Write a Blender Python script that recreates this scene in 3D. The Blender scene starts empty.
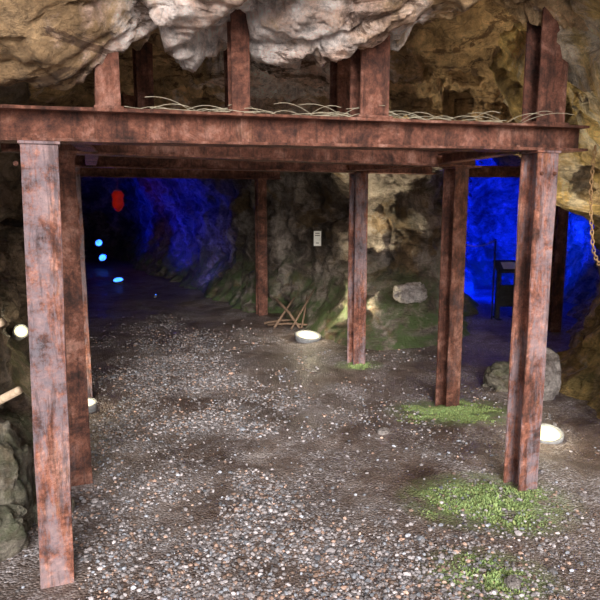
import bpy, bmesh, math, random
import numpy as np
from mathutils import Vector, Matrix, noise
random.seed(4); rng=np.random.default_rng(4)
scene=bpy.context.scene
try:
    scene.view_settings.view_transform='Standard'
except Exception: pass
V=Vector
# ---------------------------------------------------------------- materials
def new_mat(name):
    m=bpy.data.materials.new(name); m.use_nodes=True
    nt=m.node_tree; b=nt.nodes['Principled BSDF']
    return m,nt,b
def N(nt,t,**kw):
    n=nt.nodes.new(t)
    for k,v in kw.items(): setattr(n,k,v)
    return n
def tex_noise(nt,co,scale,detail=6,rough=.6,dist=0):
    n=N(nt,'ShaderNodeTexNoise'); n.inputs['Scale'].default_value=scale
    n.inputs['Detail'].default_value=detail; n.inputs['Roughness'].default_value=rough
    n.inputs['Distortion'].default_value=dist
    nt.links.new(co,n.inputs['Vector']); return n
def ramp(nt,fac,stops):
    r=N(nt,'ShaderNodeValToRGB'); e=r.color_ramp.elements
    while len(e)<len(stops): e.new(.5)
    for i,(p,c) in enumerate(stops):
        e[i].position=p; e[i].color=(c,c,c,1) if not isinstance(c,(tuple,list)) else (*c,1)
    nt.links.new(fac,r.inputs[0]); return r
def mixc(nt,fac,a,b,mode='MIX'):
    m=N(nt,'ShaderNodeMix',data_type='RGBA',blend_type=mode)
    for s,v in ((m.inputs[0],fac),(m.inputs[6],a),(m.inputs[7],b)):
        if isinstance(v,bpy.types.NodeSocket): nt.links.new(v,s)
        elif isinstance(v,(tuple,list)): s.default_value=(*v,1)
        else: s.default_value=v
    return m.outputs[2]
def math_(nt,op,a,b=None,clamp=False):
    m=N(nt,'ShaderNodeMath',operation=op,use_clamp=clamp)
    for s,v in ((m.inputs[0],a),(m.inputs[1],b)):
        if v is None: continue
        if isinstance(v,bpy.types.NodeSocket): nt.links.new(v,s)
        else: s.default_value=v
    return m.outputs[0]
def bump(nt,bsdf,h,strength=.5,dist=.03):
    b=N(nt,'ShaderNodeBump'); b.inputs['Strength'].default_value=strength; b.inputs['Distance'].default_value=dist
    nt.links.new(h,b.inputs['Height']); nt.links.new(b.outputs[0],bsdf.inputs['Normal'])

def rock_mat(name,dark,mid,light,ochre,ochre_amt=.5,moss=0.0,rough=.8,scale=1.0,crack=.5,mosscol=(.10,.15,.05),streak=.6,mid_grad=None,contrast=.9):
    m,nt,b=new_mat(name)
    co=N(nt,'ShaderNodeTexCoord').outputs['Object']
    n1=tex_noise(nt,co,1.9*scale,10,.72,.6)
    c=ramp(nt,n1.outputs[0],[(.36,dark),(.46,mid),(.56,light)]).outputs[0]
    n2=tex_noise(nt,co,1.1*scale,8,.7,1.2)
    om=ramp(nt,n2.outputs[0],[(.62-.3*ochre_amt,0.0),(.68-.3*ochre_amt,1.0)]).outputs[0]
    if mid_grad:
        # pale quartz band in the middle of the overhang, iron-stained stone to both sides
        x0,wid=mid_grad
        s0=N(nt,'ShaderNodeSeparateXYZ'); nt.links.new(co,s0.inputs[0])
        g=math_(nt,'DIVIDE',math_(nt,'SUBTRACT',s0.outputs[0],x0),wid); g=math_(nt,'MULTIPLY',g,g)
        g=math_(nt,'ADD',math_(nt,'MINIMUM',g,1.2),math_(nt,'MULTIPLY',math_(nt,'SUBTRACT',n2.outputs[0],.5),5.0))
        om=ramp(nt,g,[(.35,0.0),(.8,1.0)]).outputs[0]
    c=mixc(nt,math_(nt,'MULTIPLY',om,.85),c,mixc(nt,ramp(nt,n1.outputs[0],[(.4,0.0),(.62,1.0)]).outputs[0],tuple(v*.5 for v in ochre),tuple(min(1,v*1.35) for v in ochre)))
    n3=tex_noise(nt,co,11*scale,10,.78,.3)
    c=mixc(nt,contrast,c,ramp(nt,n3.outputs[0],[(.32,.25),(.5,1.0),(.66,1.45)]).outputs[0],'MULTIPLY')
    mpn=N(nt,'ShaderNodeMapping'); mpn.inputs['Scale'].default_value=(1.2,1.2,4.5); mpn.inputs['Rotation'].default_value=(.4,.5,.2); nt.links.new(co,mpn.inputs[0])
    n5=tex_noise(nt,mpn.outputs[0],1.6*scale,8,.75,1.0)
    st=ramp(nt,n5.outputs[0],[(.41,(.28,.22,.18)),(.46,1.0)]).outputs[0]
    c=mixc(nt,streak,c,st,'MULTIPLY')
    vo=N(nt,'ShaderNodeTexVoronoi',feature='DISTANCE_TO_EDGE'); vo.inputs['Scale'].default_value=4.2*scale
    mp=N(nt,'ShaderNodeVectorMath',operation='ADD'); nt.links.new(co,mp.inputs[0])
    sc=N(nt,'ShaderNodeVectorMath',operation='SCALE'); sc.inputs['Scale'].default_value=.6
    nt.links.new(tex_noise(nt,co,2.2,8,.7).outputs['Color'],sc.inputs[0]); nt.links.new(sc.outputs[0],mp.inputs[1])
    nt.links.new(mp.outputs[0],vo.inputs['Vector'])
    cr=ramp(nt,vo.outputs['Distance'],[(0,.3),(.05,1.0)]).outputs[0]
    c=mixc(nt,crack*.6,c,cr,'MULTIPLY')
    if moss>0:
        geo=N(nt,'ShaderNodeNewGeometry'); sx=N(nt,'ShaderNodeSeparateXYZ'); nt.links.new(geo.outputs['Position'],sx.inputs[0])
        zm=N(nt,'ShaderNodeMapRange'); zm.inputs[1].default_value=1.1; zm.inputs[2].default_value=.2; nt.links.new(sx.outputs[2],zm.inputs[0])
        sn=N(nt,'ShaderNodeSeparateXYZ'); nt.links.new(geo.outputs['Normal'],sn.inputs[0])
        up=N(nt,'ShaderNodeMapRange'); up.inputs[1].default_value=-.1; up.inputs[2].default_value=.5; nt.links.new(sn.outputs[2],up.inputs[0])
        n4=tex_noise(nt,co,4,9,.75)
        mm=math_(nt,'MULTIPLY',zm.outputs[0],ramp(nt,n4.outputs[0],[(.40,0.0),(.58,1.0)]).outputs[0])
        mm=math_(nt,'MULTIPLY',mm,up.outputs[0]); mm=math_(nt,'MULTIPLY',mm,moss,True)
        c=mixc(nt,mm,c,mosscol)
    nt.links.new(c,b.inputs['Base Color']); b.inputs['Roughness'].default_value=rough
    h=math_(nt,'ADD',n3.outputs[0],math_(nt,'MULTIPLY',cr,.25*crack))
    h=math_(nt,'ADD',h,math_(nt,'MULTIPLY',n5.outputs[0],.8))
    h=math_(nt,'ADD',h,math_(nt,'MULTIPLY',tex_noise(nt,co,38,5,.7).outputs[0],.3))
    bump(nt,b,h,1.0,.08)
    return m
M_ceil=rock_mat('rock_ceiling_mat',(.36,.21,.14),(.84,.58,.46),(1.0,.86,.79),(.56,.33,.12),.36,crack=.5,streak=.95,mid_grad=(-.12,.85),contrast=1.0)
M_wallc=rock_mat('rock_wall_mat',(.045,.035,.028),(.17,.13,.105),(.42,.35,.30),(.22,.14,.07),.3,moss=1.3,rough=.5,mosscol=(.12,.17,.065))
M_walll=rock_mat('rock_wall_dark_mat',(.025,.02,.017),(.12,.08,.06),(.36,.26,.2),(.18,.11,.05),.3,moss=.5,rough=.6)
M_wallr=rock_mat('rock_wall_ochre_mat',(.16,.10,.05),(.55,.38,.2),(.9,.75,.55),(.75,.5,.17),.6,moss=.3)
M_bould=rock_mat('boulder_mat',(.2,.16,.14),(.42,.36,.34),(.64,.57,.54),(.3,.22,.17),.1,scale=1.5)
M_bould2=rock_mat('boulder_green_mat',(.07,.06,.045),(.2,.17,.13),(.38,.33,.26),(.2,.15,.09),.4,moss=.5,scale=1.3)

MOSSP=[(1.28,4.92,.55,.36),(1.10,3.38,.50,.36),(.88,2.62,.32,.25),(.62,6.35,.25,.22)]
def ground_mat():
    m,nt,b=new_mat('gravel_floor_mat')
    co=N(nt,'ShaderNodeTexCoord').outputs['Object']
    n=tex_noise(nt,co,1.7,12,.78,.8)
    c=ramp(nt,n.outputs[0],[(.38,(.075,.048,.037)),(.5,(.21,.155,.13)),(.62,(.42,.36,.34))]).outputs[0]
    vo=N(nt,'ShaderNodeTexVoronoi'); vo.inputs['Scale'].default_value=75; nt.links.new(co,vo.inputs['Vector'])
    hsv=N(nt,'ShaderNodeSeparateColor'); nt.links.new(vo.outputs['Color'],hsv.inputs[0])
    peb=ramp(nt,hsv.outputs[0],[(0,(.12,.09,.08)),(.5,(.29,.25,.24)),(.85,(.48,.44,.45)),(1,(.66,.62,.65))]).outputs[0]
    n2=tex_noise(nt,co,2.1,10,.8,.5)
    pm=ramp(nt,n2.outputs[0],[(.45,0.05),(.56,.85)]).outputs[0]
    c=mixc(nt,pm,c,peb)
    # damp, trodden patches
    n8=tex_noise(nt,co,.9,9,.7,.6)
    c=mixc(nt,.85,c,ramp(nt,n8.outputs[0],[(.42,(.50,.44,.40)),(.56,1.0)]).outputs[0],'MULTIPLY')
    n3=tex_noise(nt,co,70,4,.7)
    c=mixc(nt,.85,c,ramp(nt,n3.outputs[0],[(.3,.45),(.7,1.45)]).outputs[0],'MULTIPLY')
    sx=N(nt,'ShaderNodeSeparateXYZ'); nt.links.new(co,sx.inputs[0]); tot=None
    for (x,y,rx,ry) in MOSSP:
        a=math_(nt,'DIVIDE',math_(nt,'SUBTRACT',sx.outputs[0],x),rx); d=math_(nt,'DIVIDE',math_(nt,'SUBTRACT',sx.outputs[1],y),ry)
        r=math_(nt,'ADD',math_(nt,'MULTIPLY',a,a),math_(nt,'MULTIPLY',d,d)); g=math_(nt,'SUBTRACT',1.3,r,True)
        tot=g if tot is None else math_(nt,'MAXIMUM',tot,g)
    n6=tex_noise(nt,co,9,8,.8)
    mm=math_(nt,'MULTIPLY',tot,ramp(nt,n6.outputs[0],[(.38,0.0),(.55,.8)]).outputs[0])
    c=mixc(nt,mm,c,(.19,.29,.09))
    nt.links.new(c,b.inputs['Base Color'])
    nt.links.new(ramp(nt,n8.outputs[0],[(.42,.36),(.58,.7)]).outputs[0],b.inputs['Roughness'])
    h=math_(nt,'SUBTRACT',math_(nt,'MULTIPLY',n3.outputs[0],.6),vo.outputs['Distance'])
    bump(nt,b,h,.8,.015)
    return m
M_floor=ground_mat()
def attr_mat(name,rough=.7,bumpsc=80):
    m,nt,b=new_mat(name)
    a=N(nt,'ShaderNodeAttribute',attribute_name='Col')
    co=N(nt,'ShaderNodeTexCoord').outputs['Object']
    n=tex_noise(nt,co,bumpsc,3)
    c=mixc(nt,.7,a.outputs['Color'],ramp(nt,n.outputs[0],[(.3,.6),(.7,1.3)]).outputs[0],'MULTIPLY')
    nt.links.new(c,b.inputs['Base Color']); b.inputs['Roughness'].default_value=rough
    return m
M_peb=attr_mat('gravel_stone_mat',.6); M_moss=attr_mat('moss_mat',.8)
def rust_mat(name,paint=.5,dark=1.0,spk=.75):
    m,nt,b=new_mat(name)
    co=N(nt,'ShaderNodeTexCoord').outputs['Object']
    n1=tex_noise(nt,co,5,12,.78,.3)
    d=dark
    c=ramp(nt,n1.outputs[0],[(.35,(.04*d,.020*d,.016*d)),(.45,(.16*d,.058*d,.038*d)),(.53,(.32*d,.12*d,.075*d)),(.63,(.56*d,.28*d,.21*d))]).outputs[0]
    n2=tex_noise(nt,co,36,9,.82)
    c=mixc(nt,spk,c,ramp(nt,n2.outputs[0],[(.38,.35),(.5,1.0),(.62,1.5)]).outputs[0],'MULTIPLY')
    n7=tex_noise(nt,co,10,10,.8,.2)
    c=mixc(nt,ramp(nt,n7.outputs[0],[(.58,0.0),(.64,.5)]).outputs[0],c,(.46*d,.20*d,.10*d))
    mp=N(nt,'ShaderNodeMapping'); mp.inputs['Scale'].default_value=(5.5,5.5,1.0); nt.links.new(co,mp.inputs[0])
    n3=tex_noise(nt,mp.outputs[0],1.3,12,.78)
    pm=ramp(nt,n3.outputs[0],[(.58-.17*paint,0.0),(.66-.17*paint,1.0)]).outputs[0]
    pm=math_(nt,'MULTIPLY',pm,ramp(nt,n7.outputs[0],[(.40,.1),(.50,1.0)]).outputs[0])
    c=mixc(nt,math_(nt,'MULTIPLY',pm,.62*min(1,paint*1.5)),c,(.27*d,.25*d,.29*d))
    mp2=N(nt,'ShaderNodeMapping'); mp2.inputs['Scale'].default_value=(12,12,1.2); nt.links.new(co,mp2.inputs[0])
    n4=tex_noise(nt,mp2.outputs[0],1.6,10,.78,.4)
    c=mixc(nt,.75,c,ramp(nt,n4.outputs[0],[(.40,.35),(.49,1.0)]).outputs[0],'MULTIPLY')
    nt.links.new(c,b.inputs['Base Color']); b.inputs['Roughness'].default_value=.55; b.inputs['Metallic'].default_value=.25
    bump(nt,b,math_(nt,'ADD',n2.outputs[0],math_(nt,'MULTIPLY',n7.outputs[0],.8)),1.0,.014)
    return m
M_rust=rust_mat('rusty_steel_post_mat',.75,1.15)
M_rustb=rust_mat('rusty_steel_beam_mat',.1,.68,.6)
M_rustd=rust_mat('rusty_steel_dark_mat',.25,.6)
def wood_mat(name,c1,c2):
    m,nt,b=new_mat(name); co=N(nt,'ShaderNodeTexCoord').outputs['Object']
    n=tex_noise(nt,co,14,8,.7,1.5)
    nt.links.new(ramp(nt,n.outputs[0],[(.3,c1),(.7,c2)]).outputs[0],b.inputs['Base Color']); b.inputs['Roughness'].default_value=.8
    bump(nt,b,n.outputs[0],.5,.01); return m
M_wood=wood_mat('weathered_wood_mat',(.10,.06,.04),(.28,.18,.12))
M_woodp=wood_mat('pale_wood_mat',(.25,.17,.10),(.6,.46,.33))
M_wire=wood_mat('pale_wire_mat',(.22,.18,.12),(.5,.44,.32))
M_brass=wood_mat('rusty_chain_mat',(.20,.10,.04),(.55,.34,.16))
M_metal=wood_mat('lamp_housing_mat',(.12,.12,.12),(.35,.35,.36))
M_dmetal=wood_mat('dark_metal_mat',(.02,.02,.02),(.07,.07,.07))
M_white=wood_mat('white_plate_mat',(.7,.7,.66),(.85,.85,.82))
M_ink=wood_mat('dark_print_mat',(.05,.05,.05),(.12,.12,.12))
def emit_mat(name,col,s,base=None):
    m,nt,b=new_mat(name)
    co=N(nt,'ShaderNodeTexCoord').outputs['Object']; n=tex_noise(nt,co,9,3)
    b.inputs['Base Color'].default_value=(*(base or col),1); b.inputs['Emission Color'].default_value=(*col,1)
    nt.links.new(math_(nt,'MULTIPLY',ramp(nt,n.outputs[0],[(.35,.6),(.6,1.0)]).outputs[0],s),b.inputs['Emission Strength'])
    return m
M_lampw=emit_mat('warm_lamp_glass_mat',(1,.88,.45),1.7,(.4,.38,.3))
M_lampb=emit_mat('blue_lamp_glass_mat',(.03,.16,1),6)
M_lampr=emit_mat('red_lamp_glass_mat',(1,.03,.01),.13,(.10,.005,.003))

# ---------------------------------------------------------------- mesh helper
class MB:
    def __init__(s): s.v=[];s.f=[];s.m=[];s.sm=[]
    def add(s,vs,fs,mi=0,smooth=False):
        o=len(s.v); s.v+= [tuple(v) for v in vs]
        for f in fs: s.f.append(tuple(i+o for i in f)); s.m.append(mi); s.sm.append(smooth)
    def hbeam(s,p0,p1,wd,b=.16,h=.16,tf=.014,tw=.012,mi=0):
        p0=V(p0);p1=V(p1);ax=(p1-p0).normalized(); w=V(wd); w=(w-ax*w.dot(ax)).normalized(); n=ax.cross(w)
        B=b/2;H=h/2;T=tw/2
        pr=[(-B,-H),(B,-H),(B,-H+tf),(T,-H+tf),(T,H-tf),(B,H-tf),(B,H),(-B,H),(-B,H-tf),(-T,H-tf),(-T,-H+tf),(-B,-H+tf)]
        k=len(pr); vs=[]
        L=(p1-p0).length; seg=max(1,int(L/.25))
        for j in range(seg+1):
            c=p0.lerp(p1,j/seg)
            wob=.003 if 0<j<seg else 0
            for a,d in pr: vs.append(c+w*(a+random.uniform(-wob,wob))+n*(d+random.uniform(-wob,wob)*.6))
        fs=[]
        for j in range(seg):
            for i in range(k):
                a=j*k+i;b2=j*k+(i+1)%k; fs.append((a,b2,b2+k,a+k))
        for base,rev in ((0,True),(seg*k,False)):
            for q in ((0,1,2,3,10,11),(3,4,9,10),(4,5,6,7,8,9)):
                t=[base+i for i in q]; fs.append(tuple(reversed(t)) if rev else tuple(t))
        s.add(vs,fs,mi)
    def box(s,c,ax,ay,az,mi=0):
        c=V(c);ax=V(ax);ay=V(ay);az=V(az)
        vs=[c+ax*i+ay*j+az*k for i in(-1,1) for j in(-1,1) for k in(-1,1)]
        s.add(vs,[(0,1,3,2),(4,6,7,5),(0,4,5,1),(2,3,7,6),(0,2,6,4),(1,5,7,3)],mi)
    def tube(s,pts,r,n=8,mi=0,cap=True):
        pts=[V(p) for p in pts]; rr=r if isinstance(r,(list,tuple)) else [r]*len(pts)
        vs=[];fs=[]; up=V((0.3,.2,1)).normalized()
        for i,p in enumerate(pts):
            t=(pts[min(i+1,len(pts)-1)]-pts[max(i-1,0)]).normalized()
            a=t.cross(up)
            if a.length<.05: a=t.cross(V((1,0,0)))
            a.normalize(); b=t.cross(a)
            for k in range(n):
                an=2*math.pi*k/n; vs.append(p+(a*math.cos(an)+b*math.sin(an))*rr[i])
        for i in range(len(pts)-1):
            for k in range(n):
                fs.append((i*n+k,i*n+(k+1)%n,(i+1)*n+(k+1)%n,(i+1)*n+k))
        if cap: fs.append(tuple(range(n-1,-1,-1))); fs.append(tuple((len(pts)-1)*n+k for k in range(n)))
        s.add(vs,fs,mi,True)
    def lathe(s,c,axis,prof,n=28,mi=0):
        c=V(c);t=V(axis).normalized();a=t.cross(V((.31,.9,.1))).normalized();b=t.cross(a)
        vs=[];fs=[]
        for r,h in prof:
            for k in range(n):
                an=2*math.pi*k/n; vs.append(c+t*h+(a*math.cos(an)+b*math.sin(an))*r)
        for i in range(len(prof)-1):
            for k in range(n): fs.append((i*n+k,i*n+(k+1)%n,(i+1)*n+(k+1)%n,(i+1)*n+k))
        fs.append(tuple((len(prof)-1)*n+k for k in range(n)))
        s.add(vs,fs,mi,True)
    def link(s,c,t,w,L=.034,W=.020,r=.0035,mi=0):
        c=V(c);t=V(t).normalized();w=V(w);w=(w-t*w.dot(t)).normalized(); nn=t.cross(w)
        n=14;k=6;vs=[];fs=[]
        for i in range(n):
            a=2*math.pi*i/n; ctr=c+t*math.cos(a)*L/2+w*math.sin(a)*W/2; rad=(t*math.cos(a)+w*math.sin(a)).normalized()
            for j in range(k):
                b=2*math.pi*j/k; vs.append(ctr+(rad*math.cos(b)+nn*math.sin(b))*r)
        for i in range(n):
            for j in range(k): fs.append((i*k+j,((i+1)%n)*k+j,((i+1)%n)*k+(j+1)%k,i*k+(j+1)%k))
        s.add(vs,fs,mi,True)
    def build(s,name,mats,bevel=0):
        me=bpy.data.meshes.new(name); me.from_pydata(s.v,[],s.f)
        for m in mats: me.materials.append(m)
        me.polygons.foreach_set('material_index',s.m); me.polygons.foreach_set('use_smooth',s.sm)
        me.update(); o=bpy.data.objects.new(name,me); scene.collection.objects.link(o)
        if bevel:
            md=o.modifiers.new('b','BEVEL'); md.width=bevel; md.segments=1; md.limit_method='ANGLE'
        return o

# ---------------------------------------------------------------- rock shell
def facet(p,sc,amp,seed=0.0):
    q=p*sc+V((seed,seed*1.7,seed*.3)); d,c=noise.voronoi(q)
    cc=c[0]; r=noise.noise_vector(cc*7.31+V((3.1,1.7,9.2)))
    return amp*((q-cc).dot(r)*1.3+ r.x*.9 - max(0,.08-(d[1]-d[0]))*3)
def crag(p,a=1.0):
    w=p+noise.noise_vector(p*1.3)*.25
    return a*(noise.fractal(p*.7,1.0,2.0,4)*.20+facet(w,1.3,.22,2)+facet(w,3.6,.12,5)+facet(w,8.5,.04,9)+noise.fractal(p*5,.8,2.1,5)*.04)
def crag2(p,a=1.0):
    w=p+noise.noise_vector(p*1.1)*.15
    w=V((w.x*.6+w.z*.4,w.y,w.z*1.5-w.x*.5))
    rid=1-abs(noise.noise(w*1.6))*2
    return a*(noise.fractal(p*.8,1.0,2.0,4)*.13+facet(w,1.8,.24,2)+facet(w,3.9,.12,5)+facet(w,10,.035,9)+(rid-.5)*.06+noise.fractal(p*8,.6,2.1,5)*.03)
def catmull(P,step):
    out=[]
    for i in range(len(P)-1):
        p0=P[max(i-1,0)];p1=P[i];p2=P[i+1];p3=P[min(i+2,len(P)-1)]
        n=max(2,int((p2-p1).length/step))
        for k in range(n):
            t=k/n
            out.append(.5*((2*p1)+(p2-p0)*t+(2*p0-5*p1+4*p2-p3)*t*t+(3*p1-p0-3*p2+p3)*t**3))
    out.append(P[-1]); return out
def sst(a,b,x):
    t=max(0,min(1,(x-a)/(b-a))); return t*t*(3-2*t)
def grid_obj(name,rows,mat,smooth=True,flip=False):
    nr=len(rows);nc=len(rows[0]); vs=[tuple(v) for r in rows for v in r]
    fs=[]
    for i in range(nr-1):
        for j in range(nc-1):
            a=i*nc+j; f=(a,a+1,a+nc+1,a+nc); fs.append(f[::-1] if flip else f)
    me=bpy.data.meshes.new(name); me.from_pydata(vs,[],fs); me.materials.append(mat)
    me.polygons.foreach_set('use_smooth',[smooth]*len(fs)); me.update()
    o=bpy.data.objects.new(name,me); scene.collection.objects.link(o); return o

per=[(-4.2,.2),(-2.6,1.7),(-2.05,2.9),(-2.25,4.2),(-2.75,6),(-3.6,8.2),(-4.7,11),(-6.2,15),(-7,18),(-6,19.3),(-4.8,18.4),
 (-3.6,15.5),(-2.4,13.4),(-1.3,11.3),(-.6,9.95),(.1,9.2),(.5,8.5),(1.1,7.9),(1.65,8.0),(2.05,8.8),(2.5,10.5),(3.1,12.4),(4.2,13.2),(5.2,12.4),
 (4.9,10),(4.3,8.5),(3.5,7.0),(2.95,5.7),(2.75,4.3),(2.7,3),(3.3,1.9),(4.7,.6)]
P=[V((a,b,0)) for a,b in per]
cv=catmull(P,.055)
nz=70; ZT=3.5
cols=[]
for i,p in enumerate(cv):
    t=(cv[min(i+1,len(cv)-1)]-cv[max(i-1,0)]).normalized(); n=V((t.y,-t.x,0))
    col=[]
    for k in range(nz):
        z=-.25+(ZT+.25)*k/(nz-1)
        off=.42*max(0,1-z/1.0)**2
        off+=.45*sst(1.6,2.9,z)
        if p.x>2 and p.y<6.5: off+=.85*sst(1.45,1.8,z)*sst(6.4,4.6,p.y)
        q=V((p.x,p.y,z)); off+=crag(q,.9)
        off+=.35*math.exp(-((p.x-1.2)**2)/.25)*sst(1.0,.1,z)*(1 if 7<p.y<8.8 else 0)
        r=q+n*off; r.z+=noise.fractal(q*2,1,2,3)*.06*min(1,k/5)
        col.append(r)
    cols.append(col)
def nearest(pt): return min(range(len(cv)),key=lambda i:(cv[i]-V(pt)).length)
i1=nearest((-7,18,0)); i2=nearest((-4.8,18.4,0)); i3=nearest((2.05,8.8,0)); i4=nearest((5.2,12.4,0))
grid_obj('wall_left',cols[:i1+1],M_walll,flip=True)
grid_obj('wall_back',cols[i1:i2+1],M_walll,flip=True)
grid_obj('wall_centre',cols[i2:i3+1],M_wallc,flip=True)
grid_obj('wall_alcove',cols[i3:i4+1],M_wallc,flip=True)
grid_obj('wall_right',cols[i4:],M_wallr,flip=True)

# ceiling
def interp(tab,x):
    if x<=tab[0][0]: return tab[0][1]
    for (a,b),(c,d) in zip(tab,tab[1:]):
        if x<=c:
            t=(x-a)/(c-a); t=t*t*(3-2*t); return b+(d-b)*t
    return tab[-1][1]
lipz=[(-7,2.3),(-1.6,2.2),(-1.0,2.26),(-.75,2.37),(-.5,2.45),(-.2,2.42),(.12,2.44),(.38,2.43),(.50,2.50),(.66,2.68),(.95,2.74),(1.3,2.66),(1.6,2.56),(2.1,2.46),(6,2.4)]
rows=[]
xs=[]; x=-8.0
while x<7:
    xs.append(x); x+=.022 if -1.8<x<2.2 else .09
for x in xs:
    zl=interp(lipz,x); yl=2.60+.382*(x+1.127)
    yl=max(1.6,min(4.2,yl)); 
    if x>2.6: yl=max(2.4,yl-(x-2.6)*1.0)
    pr=[(yl-2.6,zl+3.0),(yl-1.5,zl+1.35),(yl-.8,zl+.55),(yl-.4,zl+.22),(yl-.15,zl+.05),(yl+.05,zl),(yl+.25,zl+.08),(yl+.55,zl+.38),(yl+1.0,2.95),(yl+1.9,2.9),(yl+3.0,2.55),(8.2,2.42),(12,2.5),(16,2.6),(21,2.6)]
    segs=[3,8,20,22,18,14,10,14,18,20,18,18,18,14]
    PP=[V((x,a,b)) for a,b in pr]; out=[]
    for i,n in enumerate(segs):
        p0=PP[max(i-1,0)];p1=PP[i];p2=PP[i+1];p3=PP[min(i+2,len(PP)-1)]
        for k in range(n):
            t=k/n; out.append(.5*((2*p1)+(p2-p0)*t+(2*p0-5*p1+4*p2-p3)*t*t+(3*p1-p0-3*p2+p3)*t**3))
    out.append(PP[-1])
    r=[]
    for i,q in enumerate(out):
        t=(out[min(i+1,len(out)-1)]-out[max(i-1,0)]).normalized(); n=V((0,t.z,-t.y))
        a=.75 if q.y<yl+.8 else .85
        d=crag2(q+V((11,4,7)),a)
        w=q+n*d
        w.x+=noise.noise(q*3.0)*.05
        r.append(w)
    rows.append(r)
grid_obj('ceiling',rows,M_ceil,flip=False)

# floor
def fz(x,y):
    p=V((x,y,0)); return noise.fractal(p*.6,1,2,3)*.035+noise.fractal(p*3,1,2,3)*.012
rows=[]; y=-6.0; ys=[]
while y<20: ys.append(y); y+=.05 if 1.8<y<7 else .14
xs2=[];x=-8.5
while x<8: xs2.append(x); x+=.05 if -2.2<x<2.8 else .16
for y in ys: rows.append([V((x,y,fz(x,y)+noise.noise(V((x*9,y*9,1)))*.006)) for x in xs2])
grid_obj('floor',rows,M_floor)

# gravel
L1,R1=(-1.127,2.634),(1.352,3.58)
L2,R2=(-1.375,3.63),(1.257,5.09)
L3,R3=(-1.90,5.23),(.594,6.39)
L4,R4=(-3.15,8.25),(-.579,9.25)
POSTS=[L1,R1,L2,R2,L3,R3,L4,R4,(1.80,4.32),(.1,7.7),(-1.78,4.97)]
def scatter_stones(name,n,mat):
    bm=bmesh.new(); bmesh.ops.create_icosphere(bm,subdivisions=1,radius=1); bv=np.array([v.co[:] for v in bm.verts]); bf=np.array([[v.index for v in f.verts] for f in bm.faces]); bm.free()
    VV=[];FF=[];CC=[];o=0;c=0
    while c<n:
        u=rng.random(); y=1.9+7.5*u**1.5
        cx=-.15-.28*(y-2.6)
        x=rng.uniform(-1.6-.25*max(0,y-3),2.1)
        if y>7.2 and x>-.2: continue
        dens=.10+.90*math.exp(-((x-cx)/.9)**2)
        if y>6.5: dens*=max(0,1-(y-6.5)/2.9)
        pn=noise.fractal(V((x*1.2,y*.9,3)),.8,2,4)
        dens*=.08+1.3*max(0,min(1,.42+1.8*pn))
        if rng.random()>dens: continue
        if any((x-a)**2+(y-b)**2<.0196 for a,b in POSTS): continue
        s=.004+.010*rng.random()**2.4
        if rng.random()<.012: s*=1.9
        sc=np.array([s*rng.uniform(.8,1.4),s*rng.uniform(.7,1.1),s*rng.uniform(.45,.8)])
        a=rng.uniform(0,6.28); ca,sa=math.cos(a),math.sin(a)
        v=bv*(1+rng.uniform(-.22,.22,(len(bv),1)))*sc
        v=np.stack([v[:,0]*ca-v[:,1]*sa,v[:,0]*sa+v[:,1]*ca,v[:,2]],1)+np.array([x,y,fz(x,y)+sc[2]*.35])
        VV.append(v);FF.append(bf+o);o+=len(bv)
        g=rng.choice([.13,.21,.30,.42,.62],p=[.2,.28,.28,.18,.06])*rng.uniform(.85,1.15)
        t=rng.random()
        col=(g*1.03,g*.93,g*.94) if t<.68 else ((g*1.2,g*.80,g*.62) if t<.88 else (g*.92,g*.96,g*1.08))
        CC.append(np.tile([*col,1],(len(bv),1))); c+=1
    VV=np.concatenate(VV);FF=np.concatenate(FF);CC=np.concatenate(CC)
    me=bpy.data.meshes.new(name); me.from_pydata(VV.tolist(),[],FF.tolist())
    ca=me.color_attributes.new('Col','FLOAT_COLOR','POINT'); ca.data.foreach_set('color',CC.ravel().astype(np.float32))
    me.materials.append(mat); me.update(); ob=bpy.data.objects.new(name,me); scene.collection.objects.link(ob)
scatter_stones('loose_gravel',30000,M_peb)

# moss patches
def moss(cx,cy,rx,ry,n):
    VV=[];FF=[];CC=[];o=0
    for _ in range(n):
        a=random.uniform(0,6.28); r=random.random()**.6
        wob=.85+.5*noise.noise(V((math.cos(a)*1.5+cx*3,math.sin(a)*1.5,cy)))
        x=cx+rx*r*wob*math.cos(a);y=cy+ry*r*wob*math.sin(a)
        if noise.fractal(V((x*8,y*8,2)),.8,2,4)<-.12+.45*(r-.6): continue
        z=fz(x,y)-.004; h=random.uniform(.006,.026)*(1.25-r); w=random.uniform(.003,.008)
        b=random.uniform(0,6.28); dx,dy=math.cos(b)*w,math.sin(b)*w; lx,ly=random.uniform(-.015,.015),random.uniform(-.015,.015)
        VV+=[(x-dx,y-dy,z),(x+dx,y+dy,z),(x+lx+dx*.4,y+ly+dy*.4,z+h),(x+lx-dx*.4,y+ly-dy*.4,z+h)];FF.append((o,o+1,o+2,o+3));o+=4
        g=random.uniform(.6,1.25)*(1.1-.35*r); k=random.random()
        col=(.27*g+.08*k,.41*g,.15*g,1); CC+=[c*1 for _ in range(4) for c in col]
    me=bpy.data.meshes.new('moss_patch'); me.from_pydata(VV,[],FF)
    ca=me.color_attributes.new('Col','FLOAT_COLOR','POINT'); ca.data.foreach_set('color',CC)
    me.materials.append(M_moss); me.update(); ob=bpy.data.objects.new('moss_patch',me); scene.collection.objects.link(ob)
moss(1.24,4.88,.56,.36,20000); moss(1.10,3.38,.50,.34,12000); moss(.88,2.62,.28,.2,2600); moss(.62,6.3,.22,.2,1500)

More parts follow.
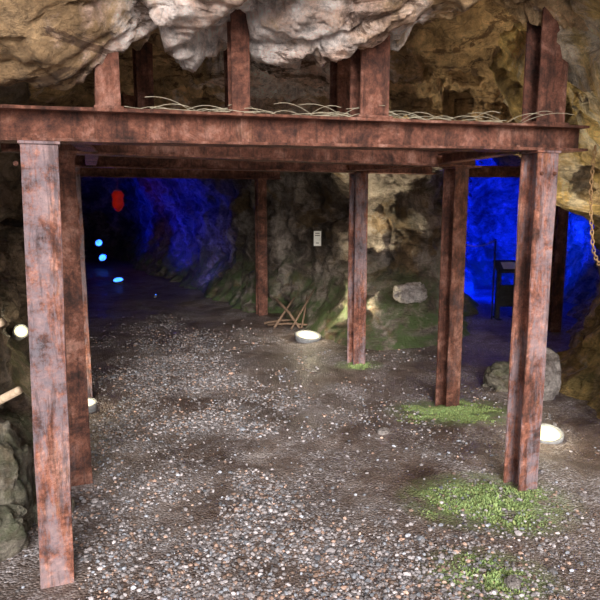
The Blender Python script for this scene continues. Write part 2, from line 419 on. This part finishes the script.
# ---------------------------------------------------------------- steel frames
def frame(name,L,R,zb,extL,extR,stubs,mp,mb,leanL=(0,0),leanR=(0,0),sz=.142,postL=True,bolts=True,tilt=0):
    mb_=MB(); L=V((*L,0));R=V((*R,0)); d=(R-L).normalized(); nrm=V((-d.y,d.x,0)); up=V((0,0,1)); W=(R-L).length
    def zz(s): return zb+tilt*(s/W)
    for base,lean,on,s in((L,leanL,postL,0),(R,leanR,True,W)):
        if not on: continue
        b=V((base.x,base.y,fz(base.x,base.y)-.12)); t=V((base.x+lean[0],base.y+lean[1],zz(s)-.012))
        mb_.hbeam(b,t,d,sz,sz,mi=0)
        mb_.box(t+up*.006,d*(sz*.56),nrm*(sz*.56),up*.006,0)
    a=L-d*extL; c=R+d*extR; h=.140
    mb_.hbeam(a+up*(zz(-extL)+h/2),c+up*(zz(W+extR)+h/2),nrm,.16,h,mi=1)
    if bolts:
        T=W+extL+extR; n=int(T/.22)
        for i in range(n):
            s=-extL+.12+i*.22
            p=L+d*s-nrm*.06; mb_.lathe(p+up*(zz(s)+.014),up,[(.011,0),(.011,.01),(.006,.012)],6,1)
        for base in(L,R):
            for s in(-1,1):
                q=base+d*s*.045-nrm*(sz/2)+up*(zb-.09); mb_.lathe(q,-nrm,[(.012,0),(.012,.01),(.006,.013)],6,1)
    for s,w,top in stubs:
        p=L+d*s
        mb_.hbeam(p+up*(zz(s)+h),p+up*top,d,w,min(w*.9,.13),mi=1)
        mb_.box(p+up*(zz(s)+h+.006),d*(w*.6),nrm*(min(w*.6,.08)),up*.006,1)
    return mb_.build(name,[mp,mb],.002)
frame('rusty_steel_support_frame',L1,R1,1.965,.75,.27,[(.327,.10,2.5),(.907,.085,2.65),(1.573,.155,2.52),(2.66,.19,2.85)],M_rust,M_rustb,leanL=(.05,0),tilt=.035)
frame('rusty_steel_support_frame',L2,R2,1.99,.3,.2,[(.5,.1,3.0),(1.1,.12,3.0),(1.9,.12,3.0)],M_rustd,M_rustb,bolts=False)
frame('rusty_steel_support_frame',L3,R3,2.0,.3,.9,[(.5,.1,2.8)],M_rust,M_rustb,bolts=False)
frame('rusty_steel_support_frame',L4,R4,2.03,.2,.3,[(1.0,.1,2.6)],M_rustd,M_rustb,bolts=False)
frame('rusty_steel_support_frame',(2.2,8.15),(3.42,8.2),2.02,.1,.3,[(.8,.1,2.6)],M_rustd,M_rustb,bolts=False,postL=False)
def lerp2(A,B,t): return V((A[0]+(B[0]-A[0])*t,A[1]+(B[1]-A[1])*t,0))
rr=MB()
for (A,B,C,D,z0) in ((L1,R1,L2,R2,2.03),(L2,R2,L3,R3,2.04)):
    for t in (.06,.94):
        p=lerp2(A,B,t);q=lerp2(C,D,t); e=(q-p).normalized()
        rr.hbeam(p+e*.085+V((0,0,z0)),q-e*.085+V((0,0,z0+.01)),V((1,0,0)),.08,.08,tf=.01,tw=.008)
rr.build('steel_tie_runners',[M_rustb],.002)

w=MB(); d1=(V((*R1,0))-V((*L1,0))).normalized()
for s0,s1,n in((.42,.86,16),(.98,1.5,24),(1.7,2.5,34)):
    for _ in range(n):
        a=random.uniform(s0,s1); zt=1.965+.035*a/2.65+.143; p=V((*L1,0))+d1*a+V((0,random.uniform(-.05,.08),zt)); pts=[]
        dirv=V((random.choice((-1,1))*random.uniform(.5,1),random.uniform(-.3,.5),random.uniform(.0,.55)))
        for k in range(7):
            pts.append(p.copy()); p=p+dirv*.045; dirv.z-=.13; dirv.y+=random.uniform(-.25,.25); p.z=max(p.z,zt+.004)
        w.tube(pts,.0013,5)
w.build('wire_netting_scraps',[M_wire])

# ---------------------------------------------------------------- boulders
def boulder(name,c,s,seed,mat,rot=0):
    bm=bmesh.new(); bmesh.ops.create_icosphere(bm,subdivisions=5,radius=1)
    for v in bm.verts:
        p=v.co.copy(); q=p*.9+V((seed*3.7,seed*1.3,seed))
        d=facet(q,1.5,.28,1)+noise.fractal(q*2,1,2,4)*.10+facet(q,4,.09,3)+facet(q,9,.03,3)
        p=p*(1+d); 
        p=V([math.copysign(abs(a)**.8,a) for a in p])
        v.co=V((p.x*s[0],p.y*s[1],p.z*s[2]))
    bmesh.ops.rotate(bm,verts=bm.verts,matrix=Matrix.Rotation(rot,3,'Z'))
    me=bpy.data.meshes.new(name); bm.to_mesh(me); bm.free(); me.materials.append(mat)
    for p in me.polygons: p.use_smooth=True
    o=bpy.data.objects.new(name,me); o.location=c; scene.collection.objects.link(o); return o
boulder('boulder',(2.15,5.32,.20),(.14,.14,.24),1,M_bould,.3)
boulder('boulder',(1.90,5.62,.09),(.18,.16,.13),2,M_bould2,.8)
boulder('boulder',(1.27,7.05,.68),(.18,.14,.12),3,M_bould,.2)
boulder('boulder',(-1.66,3.12,.16),(.2,.26,.40),4,M_bould2,.4)
boulder('boulder',(-1.50,2.86,.08),(.13,.14,.15),5,M_bould2,1)
boulder('boulder',(-1.36,3.2,.04),(.11,.08,.08),9,M_bould2,1)
boulder('boulder',(.96,2.56,.025),(.035,.03,.03),6,M_bould,.2)
boulder('boulder',(.62,4.42,.02),(.05,.04,.03),7,M_bould,.9)

# ---------------------------------------------------------------- lamps
def plight(name,loc,col,e,r=.05,parent=None,spot=None,aim=None,blend=.8):
    ld=bpy.data.lights.new(name,'SPOT' if spot else 'POINT'); ld.energy=e; ld.color=col; ld.shadow_soft_size=r
    if spot: ld.spot_size=math.radians(spot); ld.spot_blend=blend
    o=bpy.data.objects.new(name,ld); o.location=loc; scene.collection.objects.link(o)
    if aim is not None: o.rotation_euler=(V(aim)-V(loc)).to_track_quat('-Z','Y').to_euler()
    if parent: o.parent=parent; o.matrix_parent_inverse=Matrix.Identity(4)
    return o
def flood(name,c,axis,R,glass,col,e,aim,spot=120):
    mb=MB(); 
    mb.lathe(c,axis,[(R*1.0,-.10),(R*1.15,-.02),(R*1.22,.012),(R*1.2,.024),(R*1.03,.026),(R*1.0,.014)],32,0)
    mb.lathe(c,axis,[(R*1.0,.012),(R*.9,.022),(R*.6,.032),(R*.25,.037),(R*.05,.038)],32,1)
    o=mb.build(name,[M_metal,glass])
    plight(name+'_light',V(c)+V(axis).normalized()*.12,col,e,.05,o,spot,aim)
    if glass is M_lampw: plight(name+'_spill',V(c)+V(axis).normalized()*.22,col,4.5*R/.1,.06,o)
    return o
W=(1,.88,.60)
flood('ground_floodlight',(.10,7.65,.03),(.1,-.15,1),.14,M_lampw,W,330,(.75,7.55,1.0),88)
flood('ground_floodlight',(1.80,4.32,.03),(-.1,-.25,1),.10,M_lampw,W,190,(2.15,4.35,1.9),75)
flood('ground_floodlight',(-1.78,4.97,.04),(0,-.2,1),.07,M_lampw,W,6,(-2.4,5.3,1.2),130)
flood('ground_floodlight',(-2.30,5.0,.66),(.5,-.7,.4),.05,M_lampw,W,5,(-1.5,4.4,1.2),130)
Bc=(0,.012,1)
flood('blue_floodlight',(-3.84,13.0,.05),(0,-.4,1),.10,M_lampb,Bc,230,(-2.6,13.6,1.6),100)
flood('blue_floodlight',(-5.1,16.0,.25),(0,-1,.6),.09,M_lampb,Bc,120,(-4.5,17,1.5),130)
flood('blue_floodlight',(-5.5,17.0,.57),(0,-1,.4),.09,M_lampb,Bc,50,(-4.8,16,2),130)
flood('blue_floodlight',(-2.6,11.0,.02),(.3,.4,1),.02,M_lampb,Bc,50,(-1.6,12.6,1.6),110)
flood('blue_floodlight',(3.9,10.0,.05),(-.1,.2,1),.10,M_lampb,Bc,2200,(3.2,12.2,1.9),145)
flood('blue_floodlight',(4.1,7.6,.3),(-.3,.4,1),.06,M_lampb,Bc,220,(3.9,9,1.6),130)
mb=MB(); mb.lathe((-4.35,15,1.70),(0,0,1),[(.03,-.24),(.08,-.20),(.14,-.08),(.12,.06),(.15,.15),(.09,.24)],24,0)
mb.tube([(-4.35,15,1.92),(-4.35,15,2.5)],.008,6,1); mb.lathe((-4.35,15,1.70),(0,0,1),[(.09,.23),(.10,.26),(.02,.29)],16,1)
o=mb.build('red_lantern',[M_lampr,M_metal]); plight('red_light',(-4.35,14.6,1.75),(1,.02,.01),1.5,.1,o)

mb=MB(); c=V((.235,8.35,1.22)); ax=V((1,-.25,0)).normalized(); nn=V((-.25,-1,0)).normalized(); up=V((0,0,1))
mb.box(c,ax*.05,nn*.006,up*.10,0)
for i,(zz,ww) in enumerate(((.07,.03),(.04,.035),(-.06,.02))): mb.box(c+nn*.0075+up*zz,ax*ww,nn*.001,up*.005,1)
mb.tube([c-nn*.006,c-nn*.5],.01,6,1)
mb.build('number_plate_sign',[M_white,M_ink])

mb=MB()
for a,b,r in(((-.35,8.25,.02),(-.08,8.62,.38),.018),((-.33,8.55,.36),(.0,8.2,.02),.022),((-.12,8.15,.02),(.2,8.6,.5),.014),((-.45,8.4,.03),(.1,8.25,.06),.018),((.02,8.2,.02),(.1,8.62,.42),.012),((-.5,8.5,.03),(-.05,8.55,.07),.02)):
    a=V(a);b=V(b); mid=a.lerp(b,.5)+V((.01,.01,.015)); mb.tube([a,mid,b],[r,r*.9,r*.7],8)
mb.build('broken_timber_sticks',[M_wood])
mb=MB()
for a,b,r in(((-2.1,3.35,1.35),(-1.44,2.95,1.62),.020),((-2.1,3.3,.80),(-1.46,2.98,1.14),.022),((-2.1,3.45,.36),(-1.48,3.15,.74),.024)):
    a=V(a);b=V(b); mb.tube([a,a.lerp(b,.5)+V((0,0,.02)),b],[r,r*1.05,r*.9],10)
mb.build('leaning_timber_stakes',[M_woodp])
def chain(name,pts,mat):
    mb=MB(); cvp=catmull([V(p) for p in pts],.004); acc=0;k=0;last=cvp[0]
    for i in range(1,len(cvp)):
        acc+=(cvp[i]-last).length; last=cvp[i]
        if acc>=.027:
            t=cvp[i]-cvp[i-1]; wv=V((1,.2,.1)) if k%2 else V((.1,1,.2)); mb.link(cvp[i],t,wv); k+=1; acc=0
    return mb.build(name,[mat])
chain('hanging_chain',[(1.68,3.62,2.05),(1.64,3.55,1.80),(1.66,3.55,1.58),(1.72,3.6,1.40),(1.9,3.75,1.28),(2.1,3.9,1.3)],M_brass)
# information lectern + rope
mb=MB(); c=V((3.02,8.95,0))
for sx in(-.13,.13):
    mb.box(c+V((sx,0,.36)),V((.03,0,0)),V((0,.03,0)),V((0,0,.40)),0)
    mb.box(c+V((sx,0,.0)),V((.035,0,0)),V((0,.16,0)),V((0,0,.02)),0)
mb.box(c+V((0,0,.35)),V((.12,0,0)),V((0,.02,0)),V((0,0,.16)),0)
mb.box(c+V((0,-.02,.78)),V((.20,0,0)),V((0,.12,.07)),V((0,-.006,.012)),0)
mb.box(c+V((0,-.03,.796)),V((.10,0,0)),V((0,.07,.041)),V((0,-.001,.002)),1)
mb.build('information_lectern',[M_dmetal,M_white])
mb=MB(); pts=[]
for i in range(15):
    t=i/14; pts.append(V((1.9+.9*t,8.0+.9*t,1.30-.14*t-.12*math.sin(math.pi*t))))
mb.tube(pts,.008,6); mb.tube([(2.8,8.9,-.05),(2.8,8.9,1.18)],.012,8,1)
mb.build('barrier_rope',[M_wire,M_dmetal])

# ---------------------------------------------------------------- light + camera
wd=bpy.data.worlds.new('World'); scene.world=wd; wd.use_nodes=True
bg=wd.node_tree.nodes['Background']; bg.inputs[0].default_value=(.94,.95,1,1); bg.inputs[1].default_value=1.45
s=bpy.data.lights.new('overcast_daylight','SUN'); s.energy=6.2; s.angle=math.radians(32); s.color=(1,.96,.92)
so=bpy.data.objects.new('overcast_daylight',s); scene.collection.objects.link(so)
so.rotation_euler=V((-.10,1,-.33)).to_track_quat('-Z','Y').to_euler()
cam=bpy.data.cameras.new('camera'); cam.lens=37.2; cam.sensor_width=36; cam.clip_end=100
co=bpy.data.objects.new('camera',cam); scene.collection.objects.link(co)
co.location=(0,0,1.73); co.rotation_euler=(math.radians(90-9.16),0,0); scene.camera=co
